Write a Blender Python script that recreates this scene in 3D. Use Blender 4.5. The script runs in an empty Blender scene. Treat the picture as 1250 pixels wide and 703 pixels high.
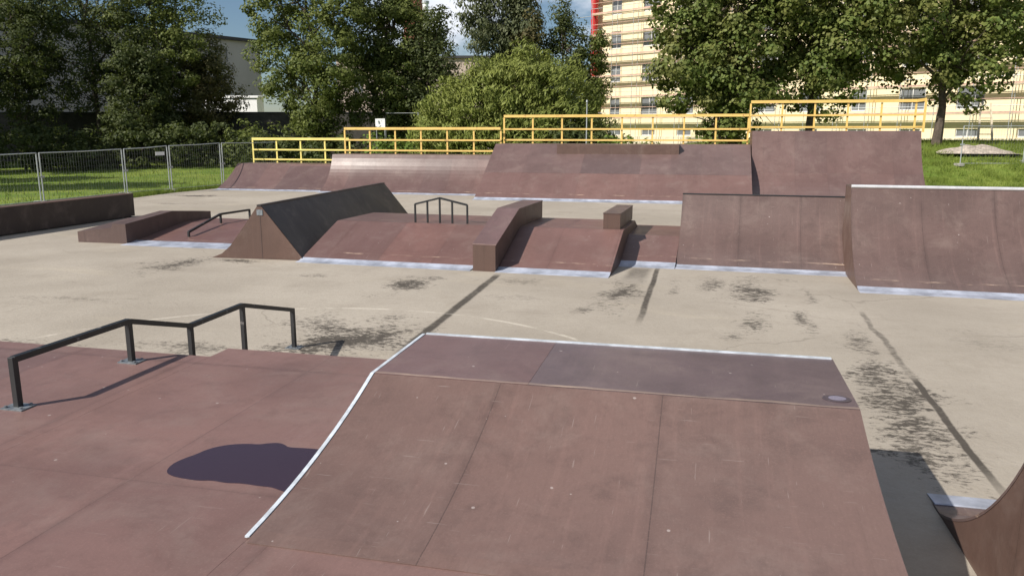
import bpy, math, random
import numpy as np
R = math.radians
rng = np.random.default_rng(7)
random.seed(7)
scene = bpy.context.scene
COL = scene.collection

# ------------------------------------------------------------------ helpers
def link(o):
    COL.objects.link(o); return o

def empty(name, loc=(0, 0, 0), rz=0.0):
    o = bpy.data.objects.new(name, None); o.empty_display_size = 0.3
    o.location = loc; o.rotation_euler = (0, 0, rz)
    return link(o)

def tag(o, label=None, cat=None, group=None, kind=None):
    if label: o['label'] = label
    if cat: o['category'] = cat
    if group: o['group'] = group
    if kind: o['kind'] = kind
    return o

def thing(name, label, cat, loc=(0, 0, 0), rz=0.0, group=None):
    return tag(empty(name, loc, rz), label, cat, group)

class MB:
    """collects faces (with uv) for ONE mesh object"""
    def __init__(s): s.v = []; s.f = []; s.uv = []; s.sm = []
    def face(s, pts, uv=None, smooth=False):
        i = len(s.v); s.v += [tuple(p) for p in pts]; s.f.append(tuple(range(i, i + len(pts))))
        s.uv += list(uv) if uv else [(p[0], p[1]) for p in pts]; s.sm.append(smooth)
    def box(s, x0, x1, y0, y1, z0, z1):
        P = lambda x, y, z: (x, y, z)
        s.face([P(x0,y0,z1),P(x1,y0,z1),P(x1,y1,z1),P(x0,y1,z1)], [(x0,y0),(x1,y0),(x1,y1),(x0,y1)])
        s.face([P(x0,y1,z0),P(x1,y1,z0),P(x1,y0,z0),P(x0,y0,z0)], [(x0,y1),(x1,y1),(x1,y0),(x0,y0)])
        s.face([P(x0,y0,z0),P(x1,y0,z0),P(x1,y0,z1),P(x0,y0,z1)], [(x0,z0),(x1,z0),(x1,z1),(x0,z1)])
        s.face([P(x1,y1,z0),P(x0,y1,z0),P(x0,y1,z1),P(x1,y1,z1)], [(x1,z0),(x0,z0),(x0,z1),(x1,z1)])
        s.face([P(x1,y0,z0),P(x1,y1,z0),P(x1,y1,z1),P(x1,y0,z1)], [(y0,z0),(y1,z0),(y1,z1),(y0,z1)])
        s.face([P(x0,y1,z0),P(x0,y0,z0),P(x0,y0,z1),P(x0,y1,z1)], [(y1,z0),(y0,z0),(y0,z1),(y1,z1)])
        return s
    def prism(s, top, bot, x0, x1):
        """solid between polylines top / bottom of (y,z), from x0 to x1; uv in metres"""
        L = [0.0]
        for a, b in zip(top, top[1:]): L.append(L[-1] + math.hypot(b[0]-a[0], b[1]-a[1]))
        n = len(top)
        for i in range(n - 1):
            (ya, za), (yb, zb) = top[i], top[i+1]; (yc, zc), (yd, zd) = bot[i], bot[i+1]
            s.face([(x0,ya,za),(x1,ya,za),(x1,yb,zb),(x0,yb,zb)], [(x0,L[i]),(x1,L[i]),(x1,L[i+1]),(x0,L[i+1])])
            s.face([(x0,yd,zd),(x1,yd,zd),(x1,yc,zc),(x0,yc,zc)], [(x0,yd),(x1,yd),(x1,yc),(x0,yc)])
            q = lambda x: [(x,ya,za),(x,yb,zb),(x,yd,zd),(x,yc,zc)]
            u = [(ya,za),(yb,zb),(yd,zd),(yc,zc)]
            s.face(q(x0), u); s.face(q(x1)[::-1], u[::-1])
        for i, fl in ((0, False), (n-1, True)):
            (ya, za), (yc, zc) = top[i], bot[i]
            if abs(za-zc) + abs(ya-yc) < 1e-5: continue
            q = [(x0,yc,zc),(x1,yc,zc),(x1,ya,za),(x0,ya,za)]; u = [(x0,zc),(x1,zc),(x1,za),(x0,za)]
            s.face(q[::-1] if fl else q, u[::-1] if fl else u)
        return s
    def bar(s, a, b, w, h=None, up=(0, 0, 1)):
        """rectangular bar from a to b"""
        h = h or w; a = np.array(a, float); b = np.array(b, float); d = b - a; L = np.linalg.norm(d); d /= L
        u = np.array(up, float)
        if abs(d @ u) > .95: u = np.array((0, 1., 0))
        sx = np.cross(d, u); sx /= np.linalg.norm(sx); sz = np.cross(sx, d)
        c = [(-1,-1),(1,-1),(1,1),(-1,1)]
        A = [a + sx*w/2*i + sz*h/2*j for i, j in c]; B = [b + sx*w/2*i + sz*h/2*j for i, j in c]
        for k in range(4):
            m = (k+1) % 4; s.face([A[k], A[m], B[m], B[k]], [(0,0),(w,0),(w,L),(0,L)])
        s.face(A[::-1]); s.face(B); return s
    def tube(s, pts, rad, n=8, cap=True):
        pts = [np.array(p, float) for p in pts]; rings = []
        rad = rad if hasattr(rad, '__len__') else [rad]*len(pts)
        for i, p in enumerate(pts):
            d = pts[min(i+1, len(pts)-1)] - pts[max(i-1, 0)]; d /= np.linalg.norm(d)
            u = np.array((0, 0, 1.)) if abs(d[2]) < .9 else np.array((1., 0, 0))
            a = np.cross(d, u); a /= np.linalg.norm(a); b = np.cross(d, a)
            rings.append([p + rad[i]*(a*math.cos(t) + b*math.sin(t)) for t in [2*math.pi*k/n for k in range(n)]])
        for i in range(len(pts)-1):
            for k in range(n):
                m = (k+1) % n
                s.face([rings[i][m], rings[i][k], rings[i+1][k], rings[i+1][m]], [(m/n,i),(k/n,i),(k/n,i+1),(m/n,i+1)], True)
        if cap: s.face(rings[0]); s.face(rings[-1][::-1])
        return s
    def build(s, name, mat, parent=None, bevel=0.0):
        me = bpy.data.meshes.new(name); me.from_pydata([tuple(map(float, p)) for p in s.v], [], s.f)
        ul = me.uv_layers.new(name='UVMap'); ul.data.foreach_set('uv', np.array(s.uv, np.float32).ravel())
        me.polygons.foreach_set('use_smooth', s.sm)
        me.materials.append(mat)
        o = link(bpy.data.objects.new(name, me))
        if bevel:
            import bmesh
            bm = bmesh.new(); bm.from_mesh(me); bmesh.ops.remove_doubles(bm, verts=bm.verts, dist=1e-4); bm.to_mesh(me); bm.free()
            m = o.modifiers.new('bevel', 'BEVEL'); m.width = bevel; m.segments = 2; m.limit_method = 'ANGLE'
        if parent: o.parent = parent
        return o

# ------------------------------------------------------------------ materials
class NT:
    def __init__(s, name):
        s.m = bpy.data.materials.new(name); s.m.use_nodes = True; s.t = s.m.node_tree; s.t.nodes.clear()
        s.out = s.n('ShaderNodeOutputMaterial')
    def n(s, t, **kw):
        nd = s.t.nodes.new(t)
        for k, v in kw.items(): setattr(nd, k, v)
        return nd
    def l(s, a, b): s.t.links.new(a, b)
    def val(s, inp, v):
        if isinstance(v, bpy.types.NodeSocket): s.l(v, inp)
        else: inp.default_value = v
    def math(s, op, a, b=0.0, c=None, clamp=False):
        nd = s.n('ShaderNodeMath', operation=op); nd.use_clamp = clamp
        s.val(nd.inputs[0], a); s.val(nd.inputs[1], b)
        if c is not None: s.val(nd.inputs[2], c)
        return nd.outputs[0]
    def mix(s, f, a, b, mode='MIX'):
        nd = s.n('ShaderNodeMix', data_type='RGBA', blend_type=mode)
        s.val(nd.inputs[0], f)
        for i, v in ((6, a), (7, b)):
            if isinstance(v, tuple) and len(v) == 3: v = (*v, 1)
            s.val(nd.inputs[i], v)
        return nd.outputs[2]
    def noise(s, vec, scale, detail=4, rough=.55, dist=0.0):
        nd = s.n('ShaderNodeTexNoise'); s.l(vec, nd.inputs['Vector'])
        nd.inputs['Scale'].default_value = scale; nd.inputs['Detail'].default_value = detail
        nd.inputs['Roughness'].default_value = rough; nd.inputs['Distortion'].default_value = dist
        return nd.outputs[0]
    def ramp(s, f, lo, hi):
        nd = s.n('ShaderNodeMapRange'); s.val(nd.inputs[0], f); nd.clamp = True
        s.val(nd.inputs[1], lo); s.val(nd.inputs[2], hi); nd.inputs[3].default_value = 0; nd.inputs[4].default_value = 1
        nd.interpolation_type = 'SMOOTHSTEP'
        return nd.outputs[0]
    def mapping(s, vec, scale=(1,1,1), loc=(0,0,0), rot=(0,0,0)):
        nd = s.n('ShaderNodeMapping'); s.l(vec, nd.inputs[0]); nd.inputs['Scale'].default_value = scale
        nd.inputs['Location'].default_value = loc; nd.inputs['Rotation'].default_value = rot; return nd.outputs[0]
    def coord(s, which='Object'): return s.n('ShaderNodeTexCoord').outputs[which]
    def bump(s, h, strength, dist=.01):
        nd = s.n('ShaderNodeBump'); s.val(nd.inputs['Height'], h); nd.inputs['Strength'].default_value = strength
        nd.inputs['Distance'].default_value = dist; return nd.outputs[0]
    def pbr(s, col, rough, metal=0.0, normal=None, spec=.5, trans=None):
        b = s.n('ShaderNodeBsdfPrincipled')
        s.val(b.inputs['Base Color'], (*col, 1) if isinstance(col, tuple) and len(col) == 3 else col)
        s.val(b.inputs['Roughness'], rough); b.inputs['Metallic'].default_value = metal
        b.inputs['Specular IOR Level'].default_value = spec
        if normal is not None: s.l(normal, b.inputs['Normal'])
        s.l(b.outputs[0], s.out.inputs[0]); return b

def simple(name, col, rough=.6, metal=0.0, var=.15, scale=3.0, spec=.5):
    t = NT(name); c = t.coord()
    n = t.noise(c, scale, 5, .6)
    k = t.ramp(n, .3, .7)
    cc = t.mix(k, tuple(x*(1-var) for x in col), tuple(min(1, x*(1+var)) for x in col))
    t.pbr(cc, rough, metal, spec=spec); return t.m

def plywood(name, col, col2, pw=1.25, ph=2.5, rough=.42, wear=None, ww=None, seam=True, mort=.55, dirt=.18, specks=True, offset=(0, 0), tilt=0):
    """brown film faced plywood: sheets with seams, scuffs and paint flecks"""
    t = NT(name); uv = t.mapping(t.coord('UV'), loc=(offset[0], offset[1], 0))
    obj = t.coord('Object')
    br = t.n('ShaderNodeTexBrick', offset=0.0, squash=1.0); t.l(uv, br.inputs['Vector'])
    br.inputs['Color1'].default_value = (*col, 1); br.inputs['Color2'].default_value = (*col2, 1)
    br.inputs['Mortar'].default_value = (*[c*mort for c in col], 1)
    br.inputs['Scale'].default_value = 1.0; br.inputs['Mortar Size'].default_value = .004 if seam else 0
    br.inputs['Mortar Smooth'].default_value = .3; br.inputs['Bias'].default_value = 0.0
    br.inputs['Brick Width'].default_value = pw; br.inputs['Row Height'].default_value = ph
    big = t.noise(obj, .9, 6, .62, .4)
    c = br.outputs[0]
    def sc(f): return tuple(min(1, x*f) for x in col)
    # broad weathering, then blotches, then fine grain
    c = t.mix(t.math('MULTIPLY', t.ramp(t.noise(t.mapping(obj, loc=(1, 6, 2)), .55, 5, .6, .6), .38, .66), dirt*2.2), c, sc(.52))
    c = t.mix(t.math('MULTIPLY', t.ramp(t.noise(t.mapping(obj, loc=(7, 3, 1)), 1.5, 8, .72, .5), .46, .74), .30), c, (.25, .195, .17))
    c = t.mix(t.math('MULTIPLY', t.ramp(t.noise(t.mapping(obj, loc=(3, 8, 5)), 3.2, 8, .74, .3), .47, .70), .50), c, sc(.58))
    if seam:
        b2 = t.n('ShaderNodeTexBrick', offset=0.0, squash=1.0); t.l(uv, b2.inputs['Vector'])
        b2.inputs['Scale'].default_value = 1.0; b2.inputs['Mortar Size'].default_value = .07; b2.inputs['Mortar Smooth'].default_value = 1.0
        b2.inputs['Brick Width'].default_value = pw; b2.inputs['Row Height'].default_value = ph
        gm = t.math('MULTIPLY', b2.outputs['Fac'], t.ramp(t.noise(t.mapping(obj, loc=(2, 5, 4)), 1.3, 6, .7), .40, .64))
        c = t.mix(t.math('MULTIPLY', gm, .40 if mort < .7 else .15), c, sc(.45))
    # rubbing along the ride direction
    st = t.noise(t.mapping(uv, scale=(11, .45, 1)), 1.0, 6, .65)
    c = t.mix(t.math('MULTIPLY', t.ramp(st, .50, .75), .22), c, tuple(x*1.6 for x in col2))
    gr = t.noise(t.mapping(uv, scale=(60, 14, 1)), 1.0, 4, .7)
    c = t.mix(t.math('MULTIPLY', t.ramp(gr, .42, .75), .28), c, sc(.62))
    c = t.mix(t.math('MULTIPLY', t.ramp(t.noise(obj, 75, 3, .7), .50, .78), .30), c, sc(1.75))
    if specks:
        vo = t.n('ShaderNodeTexVoronoi'); t.l(uv, vo.inputs['Vector']); vo.inputs['Scale'].default_value = 7.5
        rsel = t.n('ShaderNodeSeparateColor'); t.l(vo.outputs['Color'], rsel.inputs[0])
        dd = t.math('ADD', vo.outputs['Distance'], t.math('MULTIPLY', t.math('SUBTRACT', t.noise(uv, 30, 3, .7), .5), .09))
        dotm = t.math('MULTIPLY', t.math('LESS_THAN', dd, t.math('MULTIPLY', rsel.outputs[1], .095)),
                      t.math('GREATER_THAN', rsel.outputs[0], .50))
        c = t.mix(t.math('MULTIPLY', dotm, .6), c, (.40, .35, .33))
        for sx_, sy_, rz_, th_ in ((2.0, 46, .12, .70), (38, 1.7, .25, .705), (30, 2.2, -.7, .72)):
            w2 = t.noise(t.mapping(uv, scale=(sx_, sy_, 1), rot=(0, 0, rz_)), 1.5, 3, .5)
            c = t.mix(t.math('MULTIPLY', t.ramp(w2, th_, th_+.03), .34), c, (.34, .285, .26))
    if wear is not None:
        sp = t.n('ShaderNodeSeparateXYZ'); t.l(uv, sp.inputs[0])
        wob = t.math('MULTIPLY', t.math('SUBTRACT', t.noise(t.mapping(uv, scale=(1.5, 0, 0)), 1, 2), .5), .10)
        d = t.math('ABSOLUTE', t.math('SUBTRACT', t.math('ADD', sp.outputs[1], wob), wear))
        band = t.math('SUBTRACT', 1.0, t.ramp(d, .006, .03 if ww is None else ww))
        pat = t.ramp(t.noise(t.mapping(uv, scale=(1.1, 9, 1)), 1.6, 5, .7), .5, .62)
        c = t.mix(t.math('MULTIPLY', t.math('MULTIPLY', band, pat if ww is None else t.math('MAXIMUM', pat, .45)), .85), c, (.42, .31, .23))
    rr = t.math('ADD', rough, t.math('MULTIPLY', t.math('SUBTRACT', big, .5), .35))
    nb = t.bump(t.noise(obj, 2.2, 3), .12, .02)
    t.pbr(c, rr, 0, nb, spec=.42); return t.m

def foliage(name, a, b, c3, trans=.35):
    t = NT(name); g = t.n('ShaderNodeNewGeometry'); ob = t.coord('Object')
    isl = g.outputs['Random Per Island']
    c = t.mix(isl, a, b)
    cl = t.ramp(t.noise(ob, .55, 3, .6), .38, .66)
    c = t.mix(t.math('MULTIPLY', cl, .7), c, c3)
    b1 = t.n('ShaderNodeBsdfPrincipled'); t.l(c, b1.inputs['Base Color']); b1.inputs['Roughness'].default_value = .55
    b1.inputs['Specular IOR Level'].default_value = .2
    tr = t.n('ShaderNodeBsdfTranslucent'); t.l(t.mix(.5, c, (.14, .18, .03)), tr.inputs[0])
    mx = t.n('ShaderNodeMixShader'); mx.inputs[0].default_value = trans
    t.l(b1.outputs[0], mx.inputs[1]); t.l(tr.outputs[0], mx.inputs[2]); t.l(mx.outputs[0], t.out.inputs[0]); return t.m

M = {}
RED = (.170, .091, .078); RED2 = (.122, .074, .067)
M['ply_deck'] = plywood('plywood worn deck', (.205,.120,.104), (.160,.097,.088), 1.25, 2.3, .46, dirt=.22, offset=(-.39, .02))
M['ply_kick'] = plywood('plywood kicker slope', (.146,.093,.080), (.166,.100,.085), 1.11, 3.0, .42, dirt=.2, offset=(.18, .3))
M['ply_kicktop'] = plywood('plywood kicker top', (.150,.090,.086), (.142,.087,.083), 30, 30, .40, wear=1.014, ww=.026, dirt=.2, offset=(15, 1))
M['ply_kicksheen'] = plywood('plywood kicker top, greyer sheet', (.128,.090,.092), (.122,.086,.088), 30, 30, .37, wear=1.014, ww=.026, dirt=.2, offset=(15, 1))  # greyer tone stands in for sky sheen on the right top sheet
M['ply_bank'] = plywood('plywood bank', RED, RED2, 1.25, 2.5, .42, wear=.42)
M['ply_quarter'] = plywood('plywood quarter', (.124,.083,.075), (.152,.095,.085), 1.25, 3.0, .33, wear=.36, dirt=.2)
M['ply_far'] = plywood('plywood far ramps', (.158,.097,.088), (.108,.071,.068), 1.25, 2.2, .36, wear=.3, dirt=.2, specks=False, mort=.75)
M['ply_farup'] = plywood('plywood far upper sheets', (.148,.095,.088), (.100,.069,.067), 1.25, 9, .36, dirt=.2, specks=False, mort=.75)
M['ply_farlow'] = plywood('plywood far lower sheets', (.162,.092,.081), (.146,.086,.078), 2.5, 9, .42, wear=.42, dirt=.16, specks=False, mort=.75)
M['ply_side'] = plywood('plywood side panels', (.118,.070,.055), (.105,.064,.052), 1.3, 2.6, .5, specks=False)
M['ply_dark'] = plywood('plywood ledge', (.115,.076,.068), (.100,.066,.060), 1.25, 2.5, .45, specks=False)
M['ply_ledgeshade'] = plywood('plywood weathered ledge', (.040,.027,.025), (.034,.024,.023), 1.25, 2.5, .5, specks=False)  # ledge body coloured near black to carry the shade on its visible face
M['ply_wedgeshade'] = plywood('plywood wedge', (.044,.033,.033), (.038,.030,.031), 1.25, 2.5, .45, specks=False, dirt=.2)  # darker than the other wedge faces: shade of the right face put into colour
M['plate'] = simple('galvanised toe plate', (.35,.375,.445), .5, .2, .32, 2.2)
M['trim'] = simple('painted metal edge', (.47,.51,.56), .45, .0, .25, 7)
M['coping'] = simple('bare steel coping', (.74,.74,.75), .38, .5, .10, 6)
t = NT('black painted steel'); ob = t.coord()
k_ = t.ramp(t.noise(ob, 7, 6, .7), .60, .68)
t.pbr(t.mix(k_, t.mix(t.noise(ob, 2.5, 3), (.009,.010,.012), (.020,.021,.023)), (.16,.15,.145)), t.math('ADD', .36, t.math('MULTIPLY', t.noise(ob, 9, 3), .2))); M['blacksteel'] = t.m
M['footplate'] = simple('steel foot plate', (.20,.22,.24), .5, .5, .3, 20)
t = NT('yellow painted steel'); ob = t.coord()
k_ = t.ramp(t.noise(ob, 4.5, 7, .75), .585, .66)
t.pbr(t.mix(t.math('MULTIPLY', k_, .75), t.mix(t.noise(ob, 1.2, 4), (.62,.40,.10), (.78,.55,.19)), (.30,.15,.07)), .5); M['yellow'] = t.m
M['lemon'] = simple('lemon painted steel', (.78,.65,.20), .5, 0, .08, 3)
M['galv'] = simple('galvanised fence tube', (.42,.44,.45), .45, .4, .15, 5)
M['wire'] = simple('dull fence wire', (.16,.17,.17), .6, .2, .15, 5)
M['concrete_block'] = simple('concrete foot', (.30,.29,.27), .9, 0, .2, 6)
M['white'] = simple('white sheet', (.80,.80,.79), .6, 0, .04, 2)
M['bark'] = simple('bark', (.085,.065,.05), .9, 0, .35, 6)
M['birchbark'] = simple('birch bark', (.45,.43,.40), .8, 0, .5, 5)
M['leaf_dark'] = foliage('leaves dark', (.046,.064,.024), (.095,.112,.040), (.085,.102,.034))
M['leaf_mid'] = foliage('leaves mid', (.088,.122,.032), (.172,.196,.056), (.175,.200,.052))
M['leaf_birch'] = foliage('leaves birch', (.105,.125,.066), (.180,.195,.105), (.140,.160,.080))
M['leaf_willow'] = foliage('leaves willow', (.165,.205,.046), (.270,.300,.080), (.240,.265,.066))
M['leaf_maple'] = foliage('leaves maple', (.082,.124,.030), (.180,.220,.058), (.215,.205,.068))
M['leaf_rust'] = foliage('leaves rusting', (.095,.098,.038), (.160,.150,.060), (.150,.122,.056))
M['leaf_bush'] = foliage('leaves bush', (.095,.165,.030), (.190,.255,.055), (.160,.220,.045))

# ------------------------------------------------------------------ world, sun, camera
SV = np.array((-.88, -.91, 1.0)); SV /= np.linalg.norm(SV)     # towards the sun
elev = math.asin(SV[2]); rot = math.atan2(SV[0], SV[1])
w = bpy.data.worlds.new('World'); scene.world = w; w.use_nodes = True
nt = w.node_tree; nt.nodes.clear()
out = nt.nodes.new('ShaderNodeOutputWorld'); bg = nt.nodes.new('ShaderNodeBackground'); bg.inputs[1].default_value = .060
sky = nt.nodes.new('ShaderNodeTexSky'); sky.sky_type = 'NISHITA'; sky.sun_disc = False
sky.sun_elevation = elev; sky.sun_rotation = rot; sky.air_density = 1.0; sky.dust_density = .25; sky.ozone_density = 4.0
tc = nt.nodes.new('ShaderNodeTexCoord'); mp = nt.nodes.new('ShaderNodeMapping'); mp.inputs['Scale'].default_value = (1, 1, 2.4)
mp.inputs['Location'].default_value = (.32, .1, 0)
nz = nt.nodes.new('ShaderNodeTexNoise'); nz.inputs['Scale'].default_value = 3.4; nz.inputs['Detail'].default_value = 7; nz.inputs['Roughness'].default_value = .55
mr = nt.nodes.new('ShaderNodeMapRange'); mr.inputs[1].default_value = .44; mr.inputs[2].default_value = .60; mr.interpolation_type = 'SMOOTHSTEP'
mx = nt.nodes.new('ShaderNodeMix'); mx.data_type = 'RGBA'; mx.inputs[7].default_value = (13, 13.4, 14.4, 1)
L = nt.links.new
L(tc.outputs['Generated'], mp.inputs[0]); L(mp.outputs[0], nz.inputs['Vector']); L(nz.outputs[0], mr.inputs[0])
sx = nt.nodes.new('ShaderNodeSeparateXYZ'); dv = nt.nodes.new('ShaderNodeMath'); dv.operation = 'DIVIDE'; ms = nt.nodes.new('ShaderNodeMapRange'); ml = nt.nodes.new('ShaderNodeMath'); ml.operation = 'MULTIPLY'
ms.inputs[1].default_value = -.50; ms.inputs[2].default_value = -.30; ms.interpolation_type = 'SMOOTHSTEP'
L(tc.outputs['Generated'], sx.inputs[0]); L(sx.outputs[0], dv.inputs[0]); L(sx.outputs[1], dv.inputs[1]); L(dv.outputs[0], ms.inputs[0])
L(mr.outputs[0], ml.inputs[0]); L(ms.outputs[0], ml.inputs[1])
L(ml.outputs[0], mx.inputs[0]); L(sky.outputs[0], mx.inputs[6]); L(mx.outputs[2], bg.inputs[0]); L(bg.outputs[0], out.inputs[0])

sd = bpy.data.lights.new('sun', 'SUN'); sd.energy = 5.0; sd.angle = R(.53); sd.color = (1.0, .94, .85)
so = link(bpy.data.objects.new('sun', sd)); so.location = (-30, -30, 40)
from mathutils import Vector
so.rotation_euler = Vector(SV).to_track_quat('Z', 'Y').to_euler()

cd = bpy.data.cameras.new('camera'); cam = link(bpy.data.objects.new('camera', cd)); scene.camera = cam
cd.sensor_width = 36; cd.lens = 36*960/1250; cd.clip_end = 2000; cd.clip_start = .05
cam.location = (0, 0, 2.8); cam.rotation_euler = (R(90 - 11.281), 0, R(13.388))
scene.view_settings.view_transform = 'Standard'; scene.view_settings.look = 'None'
scene.view_settings.exposure = 0.36; scene.view_settings.gamma = 1.0

# ------------------------------------------------------------------ ground
def sstep(a, b, x): t = np.clip((x-a)/(b-a), 0, 1); return t*t*(3-2*t)
def ground_z(x, y):
    r = sstep(-4, 9, x)
    return sstep(40 - 3*r, 64 - 12*r, y) * (.6 + 1.55*sstep(-14, 6, x)) - .03

def grid_mesh(name, xs, ys, fz, mat):
    X, Y = np.meshgrid(xs, ys); Z = fz(X, Y); V = np.stack([X, Y, Z], -1).reshape(-1, 3)
    nx, ny = len(xs), len(ys); idx = np.arange(nx*ny).reshape(ny, nx)
    F = np.stack([idx[:-1,:-1], idx[:-1,1:], idx[1:,1:], idx[1:,:-1]], -1).reshape(-1, 4)
    me = bpy.data.meshes.new(name); me.from_pydata(V.tolist(), [], F.tolist()); me.materials.append(mat)
    me.polygons.foreach_set('use_smooth', [True]*len(F))
    return link(bpy.data.objects.new(name, me))

t = NT('grass ground'); ob = t.coord()
c = t.mix(t.ramp(t.noise(ob, .35, 6, .65), .35, .65), (.120,.195,.028), (.235,.285,.055))
c = t.mix(t.math('MULTIPLY', t.ramp(t.noise(ob, .8, 5, .7), .55, .7), .5), c, (.16,.14,.07))
c = t.mix(t.math('MULTIPLY', t.noise(ob, 30, 2), .40), c, (.05,.09,.015))
t.pbr(c, .9, 0, t.bump(t.noise(ob, 14, 4), .8, .1), spec=.2); M['grass'] = t.m
gx = np.concatenate([[-900,-400,-150], np.arange(-90, 70, 2.5), [90,150,400,900]]); gy = np.concatenate([[-600,-200,-60], np.arange(-20, 110, 2.5), [130,200,400,900,1800]])
tag(grid_mesh('grass_ground', gx, gy, ground_z, M['grass']), kind='structure')

# the concrete yard, with its cracks, damp joints and scattered dark scuffs
t = NT('skatepark concrete'); ob = t.coord(); sp = t.n('ShaderNodeSeparateXYZ'); t.l(ob, sp.inputs[0]); px, py = sp.outputs[0], sp.outputs[1]
c = t.mix(t.ramp(t.noise(ob, .22, 5, .6), .35, .65), (.298,.263,.218), (.375,.334,.281))
c = t.mix(t.math('MULTIPLY', t.ramp(t.noise(t.mapping(ob, loc=(3,9,0)), .75, 6, .7), .48, .72), .45), c, (.245,.212,.172))
c = t.mix(t.math('MULTIPLY', t.ramp(t.noise(t.mapping(ob, scale=(.5,1.6,1), loc=(8,2,0)), .5, 6, .6, .8), .55, .75), .5), c, (.415,.36,.28))
c = t.mix(t.math('MULTIPLY', t.ramp(t.noise(ob, 9, 5, .7), .4, .75), .25), c, (.24,.205,.16))
c = t.mix(t.math('MULTIPLY', t.ramp(t.noise(ob, 60, 2, .6), .5, .8), .22), c, (.56,.50,.41))
wob = t.math('MULTIPLY', t.math('SUBTRACT', t.noise(ob, 1.1, 5, .65), .5), .34)
# fine crazy scratches used to break up every stain
sc1 = t.noise(t.mapping(ob, scale=(.65, 1.15, 1)), 13, 8, .78, .25)
sc2 = t.noise(t.mapping(ob, loc=(4,4,0)), 1.5, 5, .65)
scr = t.math('ADD', t.math('MULTIPLY', sc1, .66), t.math('MULTIPLY', sc2, .34))
wx = t.math('MULTIPLY', t.math('SUBTRACT', t.noise(t.mapping(ob, loc=(11,2,0)), .9, 4, .6), .5), 1.5)
wy = t.math('MULTIPLY', t.math('SUBTRACT', t.noise(t.mapping(ob, loc=(2,17,0)), .9, 4, .6), .5), 1.9)
tot = None
def add_mask(m):
    global tot
    tot = m if tot is None else t.math('MAXIMUM', tot, m)
def stain(x0, y0, rx, ry, k=.8, thr=.50, ang=0.0):
    dx = t.math('ADD', t.math('SUBTRACT', px, x0), t.math('MULTIPLY', wx, min(1, rx))); dy = t.math('ADD', t.math('SUBTRACT', py, y0), t.math('MULTIPLY', wy, min(1, ry)))
    ca, sa = math.cos(ang), math.sin(ang)
    u = t.math('ADD', t.math('MULTIPLY', dx, ca/rx), t.math('MULTIPLY', dy, sa/rx))
    v = t.math('ADD', t.math('MULTIPLY', dx, -sa/ry), t.math('MULTIPLY', dy, ca/ry))
    r = t.math('SQRT', t.math('ADD', t.math('MULTIPLY', u, u), t.math('MULTIPLY', v, v)))
    # threshold rises towards the rim so the blot frays out
    th = t.math('ADD', thr - .075, t.math('MULTIPLY', r, .12))
    m = t.ramp(t.math('SUBTRACT', scr, th), -.03, .065)
    add_mask(t.math('MULTIPLY', t.math('MULTIPLY', m, t.math('LESS_THAN', r, 1.6)), k))
def joint(x0, y0, x1, y1, wid, k=.85, soft=.6, amp=1.0, solid=0.0):
    L_ = math.hypot(x1-x0, y1-y0); ux, uy = (x1-x0)/L_, (y1-y0)/L_
    dx = t.math('SUBTRACT', px, x0); dy = t.math('SUBTRACT', py, y0)
    a = t.math('ADD', t.math('MULTIPLY', dx, ux), t.math('MULTIPLY', dy, uy))
    b = t.math('ABSOLUTE', t.math('ADD', t.math('ADD', t.math('MULTIPLY', dx, -uy), t.math('MULTIPLY', dy, ux)), t.math('MULTIPLY', wob, amp)))
    m = t.math('SUBTRACT', 1.0, t.ramp(b, wid*(1-soft), wid))
    m = t.math('MULTIPLY', m, t.math('ADD', t.math('MULTIPLY', t.ramp(scr, .36, .56), 1-solid), solid))
    m = t.math('MULTIPLY', m, t.math('MULTIPLY', t.ramp(a, -.2, 1.1), t.math('SUBTRACT', 1.0, t.ramp(a, L_-.3, L_+.2))))
    add_mask(t.math('MULTIPLY', m, k))
joint(-3.66, 8.9, -3.84, 14.9, .10, .9, .6, .22, .55)
joint(2.42, 6.2, 2.5, 9.6, .05, .9, .5, .25, .75); joint(2.5, 9.3, 2.55, 13.0, .06, .6, .7, .6)
joint(-.80, 11.4, -.78, 16.4, .07, .85, .6, .2, .45); joint(-1.2, 14.5, -1.1, 16.4, .3, .55, .6, .5, .3)
stain(2.15, 8.6, .42, 1.9, .85, .50); stain(1.95, 7.3, .38, .8, .75, .52); stain(2.2, 10.9, .32, 1.0, .7, .54)
stain(.9, 14.3, .55, 1.5, .85, .52); stain(.35, 14.9, .35, .9, .8, .52); stain(.85, 11.9, .42, 1.1, .8, .54); stain(.5, 11.0, .4, .5, .6, .55)
stain(1.6, 12.3, .22, 1.2, .75, .54); stain(1.95, 14.2, .2, .9, .6, .55); stain(1.75, 15.6, .4, .4, .5, .55)
stain(-1.3, 13.4, .42, 1.5, .9, .52); stain(-1.7, 12.2, .25, .5, .6, .55); stain(-.35, 14.4, .18, 1.0, .7, .55)
stain(-5.2, 13.5, .5, .8, .9, .50); stain(-7.4, 14.0, .45, .3, .6, .53)
stain(-4.6, 9.6, .8, 1.1, .95, .48); stain(-5.6, 10.4, .6, .8, .7, .53); stain(-6.4, 8.75, 1.6, .35, .6, .54); stain(-8.6, 8.4, 1.3, .25, .6, .52)
stain(-10.9, 14.4, .8, 1.1, .8, .52); stain(-9.9, 15.2, .8, .25, .75, .5); stain(-15.5, 20.5, 1.2, .3, .5, .53)
stain(-21.5, 30.6, 1.6, .5, .75, .5); stain(-20.0, 27, 2.4, .4, .5, .55); stain(6.2, 12.2, .5, .2, .5, .53); stain(-10.5, 11.0, 2.6, .25, .4, .57); stain(-12.0, 9.5, 3.0, .3, .35, .56)
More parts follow.
